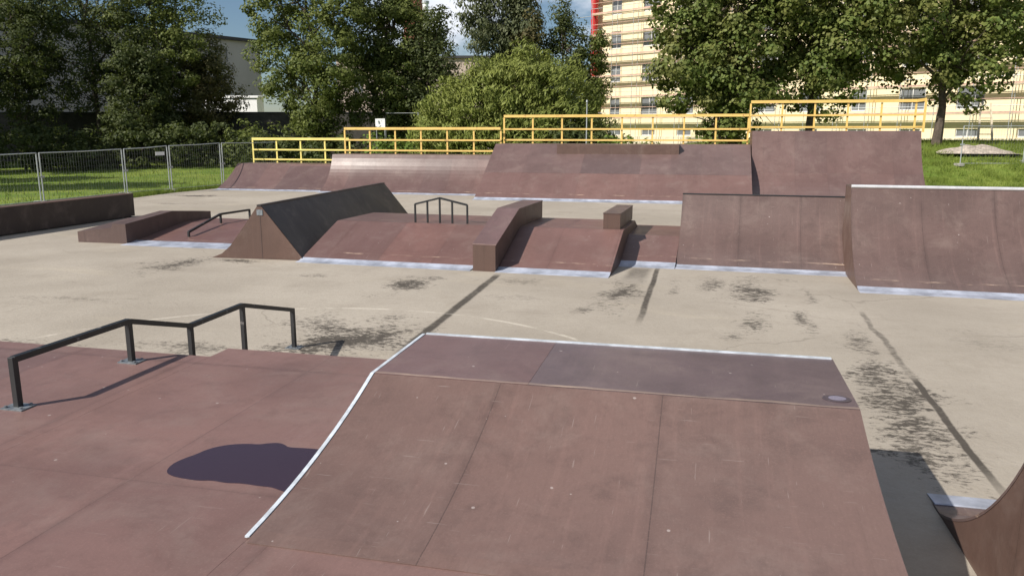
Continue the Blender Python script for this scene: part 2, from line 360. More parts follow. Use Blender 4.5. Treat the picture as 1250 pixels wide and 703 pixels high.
stain(1.55, 7.18, .3, .16, .85, .47); stain(-3.3, 14.3, .9, .5, .35, .53); stain(4.6, 11.4, 1.6, .8, .22, .53); stain(-3.0, 12.8, .7, .8, .25, .54)
# hairline cracks
vc = t.n('ShaderNodeTexVoronoi', feature='DISTANCE_TO_EDGE'); vc.inputs['Scale'].default_value = .30
vm = t.n('ShaderNodeVectorMath', operation='ADD'); t.l(ob, vm.inputs[0]); nv = t.n('ShaderNodeTexNoise'); nv.inputs['Scale'].default_value = .8; nv.inputs['Detail'].default_value = 6; t.l(ob, nv.inputs['Vector']); t.l(nv.outputs['Color'], vm.inputs[1]); t.l(vm.outputs[0], vc.inputs['Vector'])
ck = t.math('MULTIPLY', t.math('SUBTRACT', 1.0, t.ramp(vc.outputs['Distance'], .001, .0065)), t.ramp(t.noise(t.mapping(ob, loc=(5,5,5)), .35, 3), .46, .58))
c = t.mix(t.math('MULTIPLY', ck, .35), c, (.12,.10,.08))
c = t.mix(t.math('MINIMUM', t.math('MULTIPLY', tot, 1.15), .93), c, (.050,.042,.034))
# faint pale painted arc and pale scratches
dx = t.math('SUBTRACT', px, -4.6); dy = t.math('SUBTRACT', py, 6.9)
rr = t.math('SQRT', t.math('ADD', t.math('MULTIPLY', dx, dx), t.math('MULTIPLY', dy, dy)))
arc = t.math('SUBTRACT', 1.0, t.ramp(t.math('ABSOLUTE', t.math('SUBTRACT', rr, 4.6)), .015, .05))
c = t.mix(t.math('MULTIPLY', t.math('MULTIPLY', arc, t.ramp(t.noise(ob, 1.6, 5, .7), .42, .6)), .55), c, (.58,.53,.45))
t.pbr(c, .85, 0, t.bump(t.noise(ob, 18, 5), .35, .02), spec=.3); M['concrete'] = t.m
mb = MB()
edge = [(-23.2,-14),(13.5,-14),(13.5,38.6),(-22.6,38.6),(-23.3,35.3),(-23.7,31.5),(-23.4,28),(-23.3,21)]
mb.face([(x, y, 0) for x, y in edge]); 
for a, b in zip(edge, edge[1:]+edge[:1]): mb.face([(a[0],a[1],-.25),(b[0],b[1],-.25),(b[0],b[1],0),(a[0],a[1],0)])
tag(mb.build('concrete_yard', M['concrete']), kind='structure')

# ------------------------------------------------------------------ ramp builders
def arcp(y0, dz, a0, a1, n=14, z0=0.0):
    a0, a1 = R(a0), R(a1); r = dz/(math.cos(a0)-math.cos(a1))
    return [(y0 + r*(math.sin(a)-math.sin(a0)), z0 + r*(math.cos(a0)-math.cos(a))) for a in np.linspace(a0, a1, n)]
def offs(prof, d):
    """polyline shifted d to its lower side"""
    o = []
    for i, p in enumerate(prof):
        a = prof[max(i-1, 0)]; b = prof[min(i+1, len(prof)-1)]; l = math.hypot(b[0]-a[0], b[1]-a[1])
        o.append((p[0] + d*(b[1]-a[1])/l, max(p[1] - d*(b[0]-a[0])/l, 0.0)))
    return o
def side(mbname, root, prof, x, yend, mat, th=.02):
    top = [(y, max(z-.021, .001)) for y, z in prof]
    if yend > top[-1][0] + 1e-3: top.append((yend, top[-1][1]))
    return MB().prism(top, [(y, 0) for y, z in top], x, x+th).build(mbname, mat, root)

def lip(prof, up):
    y0 = prof[0][0]
    for a, b in zip(prof, prof[1:]):
        if b[0] >= y0+up: f = (y0+up-a[0])/(b[0]-a[0]); return y0+up, a[1]+f*(b[1]-a[1])
    return prof[-1]
def ramp(root, x0, x1, prof, deck, surf, sidem, plate=.22, coping=None, deckmat=None, up=.2, cr=.03):
    """riding surface on a profile, side panels, deck, back panel, steel toe plate, coping"""
    MB().prism(prof, offs(prof, .018), x0, x1).build('riding_surface', surf, root)
    yt, zt = prof[-1]; y0 = prof[0][0]
    for x in (x0+.004, x1-.024): side('side_panel', root, prof, x, yt+deck, sidem)
    if deck > .02:
        MB().prism([(yt+.003, zt), (yt+deck, zt)], [(yt+.003, zt-.02), (yt+deck, zt-.02)], x0, x1).build('deck', deckmat or surf, root)
    MB().box(x0+.03, x1-.03, yt+deck-.021, yt+deck-.002, .0, zt-.024).build('back_panel', sidem, root)
    if plate:
        k_, zk = lip(prof, up)
        MB().prism([(y0-plate, .006), (y0+.02, prof[0][1]+.012), (k_, zk+.006)], [(y0-plate, .001), (y0+.02, prof[0][1]+.001), (k_, zk+.001)], x0+.005, x1-.005).build('toe_plate', M['plate'], root)
    if coping:
        MB().tube([(x0, yt, zt+.4*cr), (x1, yt, zt+.4*cr)], cr, 10).build('coping', coping, root)

def railing(root, x0, x1, y, z, mat, n, h=1.27, ends=()):
    """guard railing: top rail with mid rails and posts as sub-parts"""
    tp = MB().bar((x0, y, z+h-.06), (x1, y, z+h-.06), .06, .12).build('guard_railing', mat, root)
    for hh in (.66, .16): MB().bar((x0, y, z+hh), (x1, y, z+hh), .05, .075).build('rail', mat, tp)
    for i in range(n+1):
        x = x0 + (x1-x0)*i/n; dz = .06 if i in (0, n) else .115
        MB().bar((x, y+.055, z-.05), (x, y+.055, z+h-.13), .075, .05, (0,1,0)).build('post', mat, tp)
    for xe, ya in ends:
        for hh, th in ((h-.06, .12), (.66, .075), (.16, .075)): MB().bar((xe, y, z+hh), (xe, ya, z+hh), .05, th).build('rail', mat, tp)
        MB().bar((xe, ya, z-.05), (xe, ya, z+h-.12), .075, .075).build('post', mat, tp)
    return tp

# ------------------------------------------------------------------ near funbox platform
HP = .68
fb = thing('funbox_platform', 'wide worn red brown platform in the foreground carrying a puddle and a kinked rail', 'ramp')
def slab(mb, x0, x1, y0, y1): mb.prism([(y0, HP), (y1, HP)], [(y0, HP-.02), (y1, HP-.02)], x0, x1)
mb = MB(); slab(mb, -9.0, -4.5, -3.0, 6.4); slab(mb, -4.498, -2.252, -3.0, 6.7); slab(mb, -2.25, 1.03, -3.0, 6.18); mb.build('deck', M['ply_deck'], fb)
for x0, x1, ys, ye in ((-9.0, -4.5, 6.4, 8.3), (-4.498, -2.252, 6.7, 8.5)):
    pr = [(ys+.004, HP-.002), (ye, .012)]
    MB().prism(pr, [(ys+.004, HP-.022), (ye, .0)], x0, x1).build('exit_bank', M['ply_bank'], fb)
side('side_panel', fb, [(-3.0, HP), (6.18, HP)], 1.008, 6.18, M['ply_side'])
side('side_panel', fb, [(-3.0, HP), (6.4, HP), (8.3, .02)], -8.99, 8.3, M['ply_side'])
side('side_panel', fb, [(6.21, HP), (6.7, HP), (8.5, .02)], -2.276, 8.5, M['ply_side'])
MB().box(-8.96, 1.0, -2.99, -2.97, 0, HP-.024).build('back_panel', M['ply_side'], fb)
MB().box(-2.2, 1.0, 6.158, 6.177, 0, HP-.024).build('front_panel', M['ply_side'], fb)

# thin lifted joints between deck sheets
def overlay(name, pts, z, th, mat, parent=None):
    mb = MB(); mb.face([(x, y, z+th) for x, y in pts])
    for a, b in zip(pts, pts[1:]+pts[:1]): mb.face([(a[0],a[1],z),(b[0],b[1],z),(b[0],b[1],z+th),(a[0],a[1],z+th)])
    return mb.build(name, mat, parent)

# puddle
t = NT('puddle water'); ob = t.coord()
b = t.pbr((.042,.026,.036), .12, 0, spec=.3); M['puddle'] = t.m
t = NT('damp film'); ob = t.coord()
pd = [(-3.22,4.03),(-3.255,4.14),(-3.235,4.24),(-3.20,4.31),(-3.18,4.40),(-3.13,4.475),(-3.05,4.53),(-2.96,4.56),(-2.88,4.565),(-2.83,4.60),(-2.76,4.625),(-2.70,4.60),(-2.66,4.565),(-2.55,4.58),(-2.42,4.585),(-2.33,4.565),(-2.262,4.56),(-2.262,3.93),(-2.36,3.955),(-2.45,3.99),(-2.54,3.985),(-2.66,3.995),(-2.76,3.975),(-2.86,3.99),(-2.94,3.965),(-3.04,3.97),(-3.14,3.985)]
def smooth_loop(p, it=2):
    for _ in range(it):
        q = []
        for a, b_ in zip(p, p[1:]+p[:1]): q += [(.75*a[0]+.25*b_[0], .75*a[1]+.25*b_[1]), (.25*a[0]+.75*b_[0], .25*a[1]+.75*b_[1])]
        p = q
    return p
tag(overlay('puddle', smooth_loop(pd), HP, .003, M['puddle']), kind='structure')

# kicker ramp standing on the platform
kk = thing('kicker_ramp', 'large brown kicker ramp in the foreground with white metal edge and flat top', 'ramp', (0, 0, 0))
KX0, KX1 = -2.25, 1.045
kp = arcp(3.4, .385, 5, 20.7, 12, HP+.012)
mb = MB().prism(kp, [(y, z-.012) for y, z in kp], KX0, .9)
k_ = len(mb.uv); mb.prism(kp, [(y, z-.012) for y, z in kp], .9, KX1); mb.uv[k_:] = [(u-.2, v) for u, v in mb.uv[k_:]]
mb.build('riding_surface', M['ply_kick'], kk)
yt, zt = kp[-1]
for xa_, xb_, m_ in ((KX0, -1.10, 'ply_kicktop'), (-1.098, KX1, 'ply_kicksheen')):
    MB().prism([(yt+.006, zt+.004), (6.2, zt+.012)], [(yt+.006, zt-.018), (6.2, zt-.012)], xa_, xb_).build('top_sheet', M[m_], kk)
for x in (KX0+.004, KX1-.024):
    top = [(y, z-.016) for y, z in kp[1:]] + [(6.19, zt-.02)]
    MB().prism(top, [(y, HP+.002) for y, z in top], x, x+.02).build('side_panel', M['ply_side'], kk)
MB().box(KX0+.03, KX1-.03, 6.17, 6.188, HP+.004, zt-.02).build('back_panel', M['ply_side'], kk)
# white angle iron up the left edge and across the far edge
ed = [(y, z) for y, z in kp] + [(6.2, zt+.012)]
MB().prism([(y, z+.006) for y, z in ed], [(y, z-.05 if i else z-.004) for i, (y, z) in enumerate(ed)], KX0-.016, KX0+.010).build('edge_trim', M['trim'], kk)
MB().box(KX0+.017, KX1-.01, 6.19, 6.222, zt-.05, zt+.022).build('coping', M['trim'], kk)
MB().prism([(3.36, HP+.006), (3.46, HP+.022)], [(3.36, HP+.001), (3.46, HP+.004)], KX0+.02, KX1-.01).build('toe_strip', M['ply_kick'], kk)
el = [(.93+.085*math.cos(a)*1.05, 5.26+.07*math.sin(a)) for a in np.linspace(0, 2*math.pi, 25)[:-1]]
M['spot'] = simple('damp spot', (.075,.055,.065), .3); M['spotsky'] = simple('painted sky reflection in the damp spot', (.20,.18,.23), .5)  # pale centre of the spot is reflected sky painted as colour
sp_ = tag(overlay('puddle', el, zt+.0058, .004, M['spot']), kind='structure')
overlay('painted_reflection', [(.935+(x-.93)*.62, 5.265+(y-5.26)*.6) for x, y in el], zt+.0098, .002, M['spotsky'], sp_)

# kinked hand rail
hr = thing('kinked_rail', 'long black kinked steel rail stepping down off the foreground platform', 'rail', (-5.11, 4.8, HP))
def rl(x, y, z): return (x, y-4.8, z-HP)
path = [(4.8, 1.07), (6.08, 1.07), (6.97, .81), (7.94, .82), (9.08, .51)]
mb = MB()
for a, b_ in zip(path, path[1:]): mb.bar(rl(0, *a), rl(0, *b_), .052, .05)
mb.build('rail', M['blacksteel'], hr, .004)
for (y, z), fz in zip(path, (HP, HP, .482, .13, 0)):
    p = MB().bar(rl(0, y, fz), rl(0, y, z+.02), .05, .05).build('post', M['blacksteel'], hr, .004)
    if fz in (HP, 0):
        mp_ = MB().box(-.10, .10, y-4.8-.075, y-4.8+.075, fz-HP+.001, fz-HP+.011)
        for sx in (-.07, .07):
            for sy in (-.05, .05): mp_.tube([(sx, y-4.8+sy, fz-HP+.011), (sx, y-4.8+sy, fz-HP+.026)], .012, 6)
        mp_.build('base_plate', M['footplate'], p)

# quarter pipe at the lower right, seen from behind its side panel
q = thing('quarter_pipe', 'dark brown quarter pipe cut off at the lower right corner, curved side panel visible', 'ramp', (1.84, 5.95, 0), math.pi)
ramp(q, -3.6, 0, [(-.22, .014), (-.1, .017)] + [(y_+.05 if 0 else y_-.04, z_) for y_, z_ in arcp(0, 1.5, 16, 72, 18, .02)], 1.2, M['ply_quarter'], M['ply_side'], plate=.19, coping=M['coping'], up=.03)

# ------------------------------------------------------------------ middle row
# long plain ledge at the left
lg = thing('long_ledge', 'long dark brown box ledge at the left edge of the concrete', 'ledge', (-18.35, 16, 0), R(-1))
MB().box(-.42, 0, -2.5, 6.5, .045, .755).build('body', M['ply_ledgeshade'], lg)
MB().box(-.43, .008, -2.51, 6.51, .758, .776).build('top_sheet', M['ply_side'], lg)
MB().box(-.36, -.06, -2.4, 6.4, .0, .044).build('plinth', M['blacksteel'], lg)

# pad with side ledge, bank and toe plate
pd_ = thing('manual_pad', 'low brown bank with a grey topped ledge on its left and steel toe plate', 'ramp', (-14.05, 16.95, 0))
mb = MB()
secs = [(0, 0.0), (1.85, .15), (3.6, -.02)]
sec = lambda dz: [(-1.45, .0), (-1.45, .27+dz), (-.42, .40+dz), (-.38, .50+dz), (0, .50+dz), (0, .0)]
for (ya, da), (yb, db) in zip(secs, secs[1:]):
    A, B = sec(da), sec(db)
    for i in range(5):
        (xa, za), (xb, zb) = A[i], A[i+1]; (xc, zc), (xd, zd) = B[i], B[i+1]
        mb.face([(xb,ya,zb),(xa,ya,za),(xc,yb,zc),(xd,yb,zd)][::-1], [(yb,xd+zd),(yb,xc+zc),(ya,xa+za),(ya,xb+zb)])
mb.face([(x, 0, z) for x, z in sec(0)][::-1], [(x, z) for x, z in sec(0)][::-1]); mb.face([(x, 3.6, z) for x, z in sec(-.02)], [(x, z) for x, z in sec(-.02)])
mb.build('side_ledge', M['ply_dark'], pd_)
bp = [(.12, .012), (2.25, .30), (3.4, .30), (5.0, .02)]
MB().prism(bp, [(y, max(0, z-.02)) for y, z in bp], .004, 5.0).build('bank', M['ply_bank'], pd_)
side('side_panel', pd_, bp, 4.976, 5.0, M['ply_side'])
MB().prism([(-.25, .006), (.13, .022), (.35, .05)], [(-.25, .001), (.13, .015), (.35, .043)], .004, 5.0).build('toe_plate', M['plate'], pd_)
r2 = thing('kinked_rail', 'low black rail rising up the small bank beside the triangular wedge', 'rail', (-12.85, 17.78, .1))
rp = [(0, .13), (1.45, .45), (2.9, .43)]
mb = MB()
for a, b_ in zip(rp, rp[1:]): mb.bar((0, *a), (0, *b_), .055, .055)
mb.build('rail', M['blacksteel'], r2, .004)
for (y, z), f in zip(rp, (0, .18, .18)): MB().bar((0, y, f), (0, y, z+.02), .05, .05).build('post', M['blacksteel'], r2, .004)

# triangular wedge
wd = thing('triangular_wedge', 'tall triangular brown wedge with a dark shaded right face', 'ramp', (-9.4, 15.55, 0), R(2.2))
WL = 7.75
left = [(-1.26, .0), (-1.0, .10), (-.78, .28), (-.56, .55), (-.36, .80), (-.06, 1.19)]
mb = MB()
for (xa, za), (xb, zb) in zip(left, left[1:]): mb.face([(xa,.02,za),(xb,.02,zb),(xb,WL,zb),(xa,WL,za)][::-1], [(za,0),(zb,0),(zb,WL),(za,WL)][::-1])
mb.build('curved_face', M['ply_side'], wd)
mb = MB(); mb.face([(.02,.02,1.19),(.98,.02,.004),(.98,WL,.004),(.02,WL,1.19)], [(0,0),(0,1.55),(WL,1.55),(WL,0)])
mb.build('flat_face', M['ply_wedgeshade'], wd)
MB().bar((-.02, -.01, 1.192), (-.02, WL+.01, 1.192), .10, .035).build('ridge_cap', M['ply_wedgeshade'], wd)
for y0, y1, f in ((.0, .018, 0), (WL-.018, WL, 1)):
    mb = MB(); poly = left + [(.02, 1.188), (.978, .006)]
    mb.face([(x, y0, z) for x, z in poly][::-1], [(x, z) for x, z in poly][::-1]); mb.face([(x, y1, z) for x, z in poly], [(x, z) for x, z in poly])
    e = mb.build('end_panel', M['ply_side'], wd)
    if not f:
        MB().box(-.08, .06, -.012, -.001, .98, 1.10).build('corner_bracket', M['footplate'], e)
        MB().box(-.02, -.005, -.004, -.0005, .02, 1.0).build('joint_strip', M['ply_dark'], e)

# middle funbox: bank, plateau and bank down behind
mf = thing('funbox', 'wide brown funbox in the middle with sloping front, flat top and bright steel toe plate', 'ramp', (-4.2, 15.32, 0), R(-2.6))
P = [(.0, .012), (1.8, .70)]
MB().prism(P, [(y+.01, max(0, z-.02)) for y, z in P], -4.3, 2.55).build('front_bank', M['ply_bank'], mf)
MB().prism([(1.804, .70), (3.75, .70)], [(1.804, .68), (3.75, .68)], -4.3, 2.55).build('flat_top', M['ply_bank'], mf)
P2 = [(3.754, .698), (5.6, .012)]
MB().prism(P2, [(y, max(0, z-.02)) for y, z in P2], -4.3, 2.55).build('rear_bank', M['ply_bank'], mf)
for x in (-4.296, 2.526): side('side_panel', mf, [(0, .02), (1.8, .70), (3.75, .70), (5.6, .02)], x, 5.6, M['ply_side'])
for xa, xb in ((-4.3, -.29), (.24, 2.55)): MB().prism([(-.17, .006), (.01, .023), (.13, .068)], [(-.17, .001), (.01, .017), (.13, .062)], xa, xb).build('toe_plate', M['plate'], mf)
# ledge over the funbox
gl = thing('grind_ledge', 'brown kinked ledge running up over the middle funbox, its right side in shade', 'ledge', (-4.2, 15.2, 0), R(-2.6))
P = [(0, .55), (1.75, 1.12), (3.95, 1.12)]
gb = MB().prism([(y, z-.02) for y, z in P], [(0, .0), (1.75, .66), (3.95, .70)], -.24, .24)
gb.build('body', M['ply_side'], gl)
MB().prism(P, [(y, z-.018) for y, z in P], -.252, .252).build('top_sheet', M['ply_kicktop'], gl)
# small block at the right end
bl = thing('block', 'small brown box standing on the right corner of the middle funbox', 'ledge', (-1.93, 17.15, .70), R(-2.6))
MB().box(-.10, .27, 0, 2.05, .001, .325).build('body', M['ply_side'], bl)
MB().box(-.11, .28, -.01, 2.06, .327, .345).build('top_sheet', M['ply_dark'], bl)
# little roof shaped rail on the funbox
pr_ = thing('peaked_rail', 'small black roof-shaped rail on the flat top of the middle funbox', 'rail', (-5.85, 17.35, .70), R(1))
X = [-.60, -.30, .0, .30, .66]; ht = [.43, .51, .58, .51, .43]
mb = MB()
for a in ((0, 2), (2, 4)): mb.bar((X[a[0]], 0, ht[a[0]]), (X[a[1]], 0, ht[a[1]]), .04, .045)
mb.build('rail', M['blacksteel'], pr_, .003)
for x, h in zip(X, ht): MB().bar((x, 0, 0), (x, 0, h+.005), .04, .04).build('post', M['blacksteel'], pr_, .003)

# low bank beside the quarter
lb = thing('low_bank', 'low brown bank half shaded between the funbox and the smaller quarter pipe', 'ramp', (-.43, 16.56, 0), R(-2.3))
P = [(0, .012), (1.25, .5), (3.2, .5)]
MB().prism(P, [(y+.01, max(0, z-.02)) for y, z in P], -1.45, -.01).build('riding_surface', M['ply_bank'], lb)
side('side_panel', lb, P, -1.446, 3.2, M['ply_side'])
MB().box(-1.42, -.02, 3.17, 3.19, 0, .476).build('back_panel', M['ply_side'], lb)
MB().prism([(-.20, .006), (.01, .023), (.16, .078)], [(-.20, .001), (.01, .018), (.16, .073)], -1.45, -.01).build('toe_plate', M['plate'], lb)
# two quarter pipes on the right
q1 = thing('quarter_pipe', 'quarter pipe right of the middle funbox with a thin dark top edge', 'ramp', (-.43, 16.58, 0), R(-2.3))
ramp(q1, 0, 3.56, arcp(0.05, 1.42, 20, 70, 16), .14, M['ply_quarter'], M['ply_side'], plate=.24, coping=M['blacksteel'], cr=.016, up=.1)
q2 = thing('quarter_pipe', 'higher quarter pipe at the right edge of the picture with a white steel coping', 'ramp', (2.83, 14.83, 0), R(-2.0))
ramp(q2, 0, 4.9, arcp(0.08, 1.72, 20, 68, 18), .8, M['ply_quarter'], M['ply_side'], plate=.26, coping=M['coping'], cr=.034, up=.12)

# ------------------------------------------------------------------ far row with yellow railings
fa = thing('bank_ramp', 'lowest bank at the left end of the far row with lemon yellow railing', 'ramp', (0, 34.2, 0))
ramp(fa, -23.0, -17.35, arcp(0, 1.18, 20, 40, 8), 1.6, M['ply_far'], M['ply_side'], plate=.32, up=.1)
railing(fa, -23.0, -17.5, 3.5, 1.18, M['lemon'], 4)
fq = thing('quarter_pipe', 'pale shining quarter pipe, second from the left in the far row', 'ramp', (0, 33.75, 0))
ramp(fq, -17.3, -9.22, arcp(0, 1.7, 18, 76, 14), 1.6, M['ply_far'], M['ply_side'], plate=.32, up=.1)
railing(fq, -17.3, -9.3, 3.0, 1.7, M['yellow'], 6)
fc = thing('bank_ramp', 'big far bank with a long box near its top and a yellow railing behind', 'ramp', (0, 31.75, 0))
ramp(fc, -9.2, 2.0, [(1.70, 1.031), (3.7, 2.22)], 1.8, M['ply_farup'], M['ply_side'], plate=0)
P = [(0, .02), (1.697, 1.029)]
MB().prism(P, [(y+.01, max(z-.02, 0)) for y, z in P], -9.2, 2.0).build('lower_sheet', M['ply_farlow'], fc)
for x in (-9.196, 1.976): MB().prism([(y, max(z-.021, .001)) for y, z in P], [(y, 0) for y, z in P], x, x+.02).build('side_panel', M['ply_side'], fc)
MB().prism([(-.32, .006), (.02, .036), (.1, .086)], [(-.32, .001), (.02, .033), (.1, .081)], -9.195, 1.995).build('toe_plate', M['plate'], fc)
MB().prism([(3.0, 2.215), (3.69, 2.222)], [(3.0, 1.79), (3.69, 2.19)], -6.23, -.95).build('top_box', M['ply_side'], fc)
railing(fc, -9.2, 1.95, 5.25, 2.22, M['yellow'], 8, 1.32)
ft = thing('quarter_pipe', 'tallest quarter pipe at the right end of the far row with yellow railing', 'ramp', (0, 32.5, 0))
ramp(ft, 2.04, 8.58, arcp(0, 2.8, 15, 75, 16), 1.75, M['ply_far'], M['ply_side'], plate=.32, up=.1)
railing(ft, 2.0, 8.66, 4.3, 2.8, M['yellow'], 5, 1.3, ends=((8.69, 3.0),))

# ------------------------------------------------------------------ temporary fence panels
def fence_panel(a, b, za, zb, label, group, sign=None, mesh=.14):
    a = np.array(a, float); b = np.array(b, float); d = b-a; Lg = np.hypot(*d); rz = math.atan2(d[1], d[0])
    z0 = float(min(ground_z(a[0], a[1]), 0)) if False else 0.0
    r = thing('fence_panel', label, 'fence', (a[0], a[1], a[2] if len(a) > 2 else 0), rz, group)
    e = .07
    fr = MB()
    fr.tube([(e, 0, .0), (e, 0, za)], .026, 8); fr.tube([(Lg-e, 0, .0), (Lg-e, 0, zb)], .026, 8)
    fr.tube([(e, 0, za), (Lg/2, 0, (za+zb)/2-.02), (Lg-e, 0, zb)], .021, 8); fr.tube([(e, 0, .14), (Lg-e, 0, .14)], .018, 8)
    f = fr.build('frame', M['galv'], r)
    m = MB(); n = int(Lg/mesh)
    for i in range(1, n):
        x = e + (Lg-2*e)*i/n; zt_ = za + (zb-za)*i/n
        m.bar((x, .0, .14), (x, .0, zt_-.02), .0035, .0035)
    for k in range(1, 9):
        zz = .14 + (za-.16)*k/9; m.bar((e, .006, zz), (Lg-e, .006, zz*zb/za), .0035, .0035)
    m.build('wire_mesh', M['wire'], r)
    MB().box(-.12, .12, -.35, .35, .0, .14).build('foot_block', M['concrete_block'], r, .02)
    MB().box(-.05, .16, -.045, -.03, za*.52, za*.56).build('clamp', M['galv'], r)
    if sign: MB().box(Lg-.75, Lg-.25, -.034, -.026, zb-.42, zb-.26).build('label_plate', M['white'], r)
    return r
G = 'temporary fence panels at the left'
FP = [(-25.0, 21.5, 1.95), (-24.75, 25.5, 1.97), (-24.65, 30.0, 2.02), (-24.15, 32.4, 2.12), (-23.5, 35.6, 2.2), (-22.4, 39.2, 2.2)]
FL = ['wire fence panel at the left picture edge before the first double post', 'wire fence panel on the grass behind the long ledge, right of the first double post', 'wire fence panel with small white plate at its right end', 'wire fence panel standing across the brightest strip of grass, next to the far bank', 'wire fence panel running in behind the lemon yellow railing']
for i in range(5):
    fence_panel(FP[i][:2], FP[i+1][:2], FP[i][2], FP[i+1][2], FL[i], G, sign=(i in (2,)))
G2 = 'thin fence panels in the right yard'
for (a, b, l) in (((12.7, 44.5), (15.9, 45.2), 'thin wire fence panel on bright weeds right of the tallest quarter pipe'), ((15.95, 45.2), (19.2, 45.8), 'thin wire fence panel at the right picture edge in front of the earth mound')):
    p = fence_panel(a, b, 2.0, 2.0, l, G2)
    p.location.z = float(ground_z(a[0], a[1]))

# ------------------------------------------------------------------ trees
def leaf_mesh(name, pts, nrm, size, mat, parent, elong=1.6, rand=.9, updir=None):
    n = len(pts)
    d = nrm + rng.normal(0, rand, (n, 3)); d /= np.linalg.norm(d, axis=1, keepdims=True)
    if updir is None: a = rng.normal(0, 1, (n, 3))
    else: a = updir + rng.normal(0, .28, (n, 3))
    u = a - (a*d).sum(1, keepdims=True)*d; u /= np.linalg.norm(u, axis=1, keepdims=True) + 1e-9
    v = np.cross(d, u)
    s = size*rng.uniform(.6, 1.35, (n, 1)); U = u*s*elong*.5; V = v*s*.5
    q = np.stack([pts-U, pts+V-U*.1, pts+U, pts-V-U*.1], 1).reshape(-1, 3).astype(np.float32)
    me = bpy.data.meshes.new(name); me.vertices.add(4*n); me.vertices.foreach_set('co', q.ravel())
    me.loops.add(4*n); me.loops.foreach_set('vertex_index', np.arange(4*n, dtype=np.int32))
    me.polygons.add(n); me.polygons.foreach_set('loop_start', np.arange(0, 4*n, 4, dtype=np.int32))
    me.update(calc_edges=True); me.materials.append(mat)
    o = link(bpy.data.objects.new(name, me)); o.parent = parent; return o

def crown_points(lobes, nclump, nleaf, spread, inner=.45, flat=1.0):
    P, N = [], []
    vol = np.array([l[3]*l[4]*l[5] for l in lobes])**.67; vol /= vol.sum()
    for l, f in zip(lobes, vol):
        k = max(3, int(nclump*f)); d = rng.normal(0, 1, (k, 3)); d /= np.linalg.norm(d, axis=1, keepdims=True)
        r = rng.uniform(inner**3, 1.06, (k, 1))**(1/3)
        c = np.array(l[:3]) + d*r*np.array(l[3:6])
        sz = spread*rng.uniform(.55, 1.4, (k, 1, 1))
        o = rng.normal(0, 1, (k, nleaf, 3)); o /= np.linalg.norm(o, axis=2, keepdims=True); o = o*rng.uniform(.25, 1.0, (k, nleaf, 1))**.45*1.75
        p = c[:, None, :] + o*sz*np.array((1, 1, .66*flat))
        nn = o*.75 + (d*.45 + np.array((0, 0, .42)))[:, None, :]
        P.append(p.reshape(-1, 3)); N.append(nn.reshape(-1, 3))
    return np.concatenate(P), np.concatenate(N)

def rand_lobes(rx, ry, z0, z1, n, size=.42, taper=0.0):
    L_ = []
    for i in range(n):
        f = (i+.5)/n; z = z0 + (z1-z0)*f
        ww = math.sqrt(max(.05, 1-(2*f-1)**2))*(1-taper*f)
        a = i*2.399 + rng.uniform(-.4, .4); rr = rng.uniform(.35, .75)
        s = size*rng.uniform(.75, 1.2)
        L_.append((rx*ww*rr*math.cos(a), ry*ww*rr*math.sin(a), z, rx*s*(.5+.6*ww), ry*s*(.5+.6*ww), (z1-z0)*s*.55))
    return L_

TG = 'trees round the skatepark'
def tree(name, label, x, y, h, rx, crown0, mat, bark='bark', n=9, nclump=330, nleaf=42, spread=.42, leaf=.22, elong=1.6, size=.42, taper=.15, tr=.22, group=TG, cat='tree', updir=None, rand=.42, ry=None, inner=.45, lobes=None):
    z = float(ground_z(x, y)); r = thing(name, label, cat, (x, y, z-.05), 0, group)
    lobes = lobes or rand_lobes(rx, ry or rx*.9, crown0 + (h-crown0)*.12, h*.93, n, size, taper)
    mb = MB(); hh = h*.8
    tp = [(rng.uniform(-.12, .12)*k, rng.uniform(-.12, .12)*k, hh*k/5) for k in range(6)]
    mb.tube(tp, [tr*(1.25 if k == 0 else 1-.16*k) for k in range(6)], 9)
    for l in lobes:
        b0 = np.array((0, 0, max(crown0*.7, min(l[2]-.9, hh*.9)-.4*abs(l[0])-.2))); e = np.array(l[:3]); md = (b0+e)/2 + rng.normal(0, .15, 3) + np.array((0,0,.1))
        mb.tube([b0, md, e], [tr*.42, tr*.26, tr*.09], 6)
        for _ in range(3):
            e2 = e + rng.normal(0, .55, 3)*np.array(l[3:6]); mb.tube([md, (md+e2)/2+rng.normal(0,.1,3), e2], [tr*.2, tr*.12, tr*.04], 5)
    mb.build('trunk', M[bark], r)
    P_, N_ = crown_points(lobes, nclump, nleaf, spread, inner)
    k = P_[:, 2] > .15; P_, N_ = P_[k], N_[k]
    ud = None
    if updir == 'up': ud = np.stack([P_[:,0]*.16, P_[:,1]*.16, np.ones(len(P_))*1.0], 1)
    if updir == 'down': ud = np.stack([np.zeros(len(P_)), np.zeros(len(P_)), -np.ones(len(P_))], 1)
    leaf_mesh('crown', P_, N_, leaf, M[mat], r, elong, rand, ud)
    return r

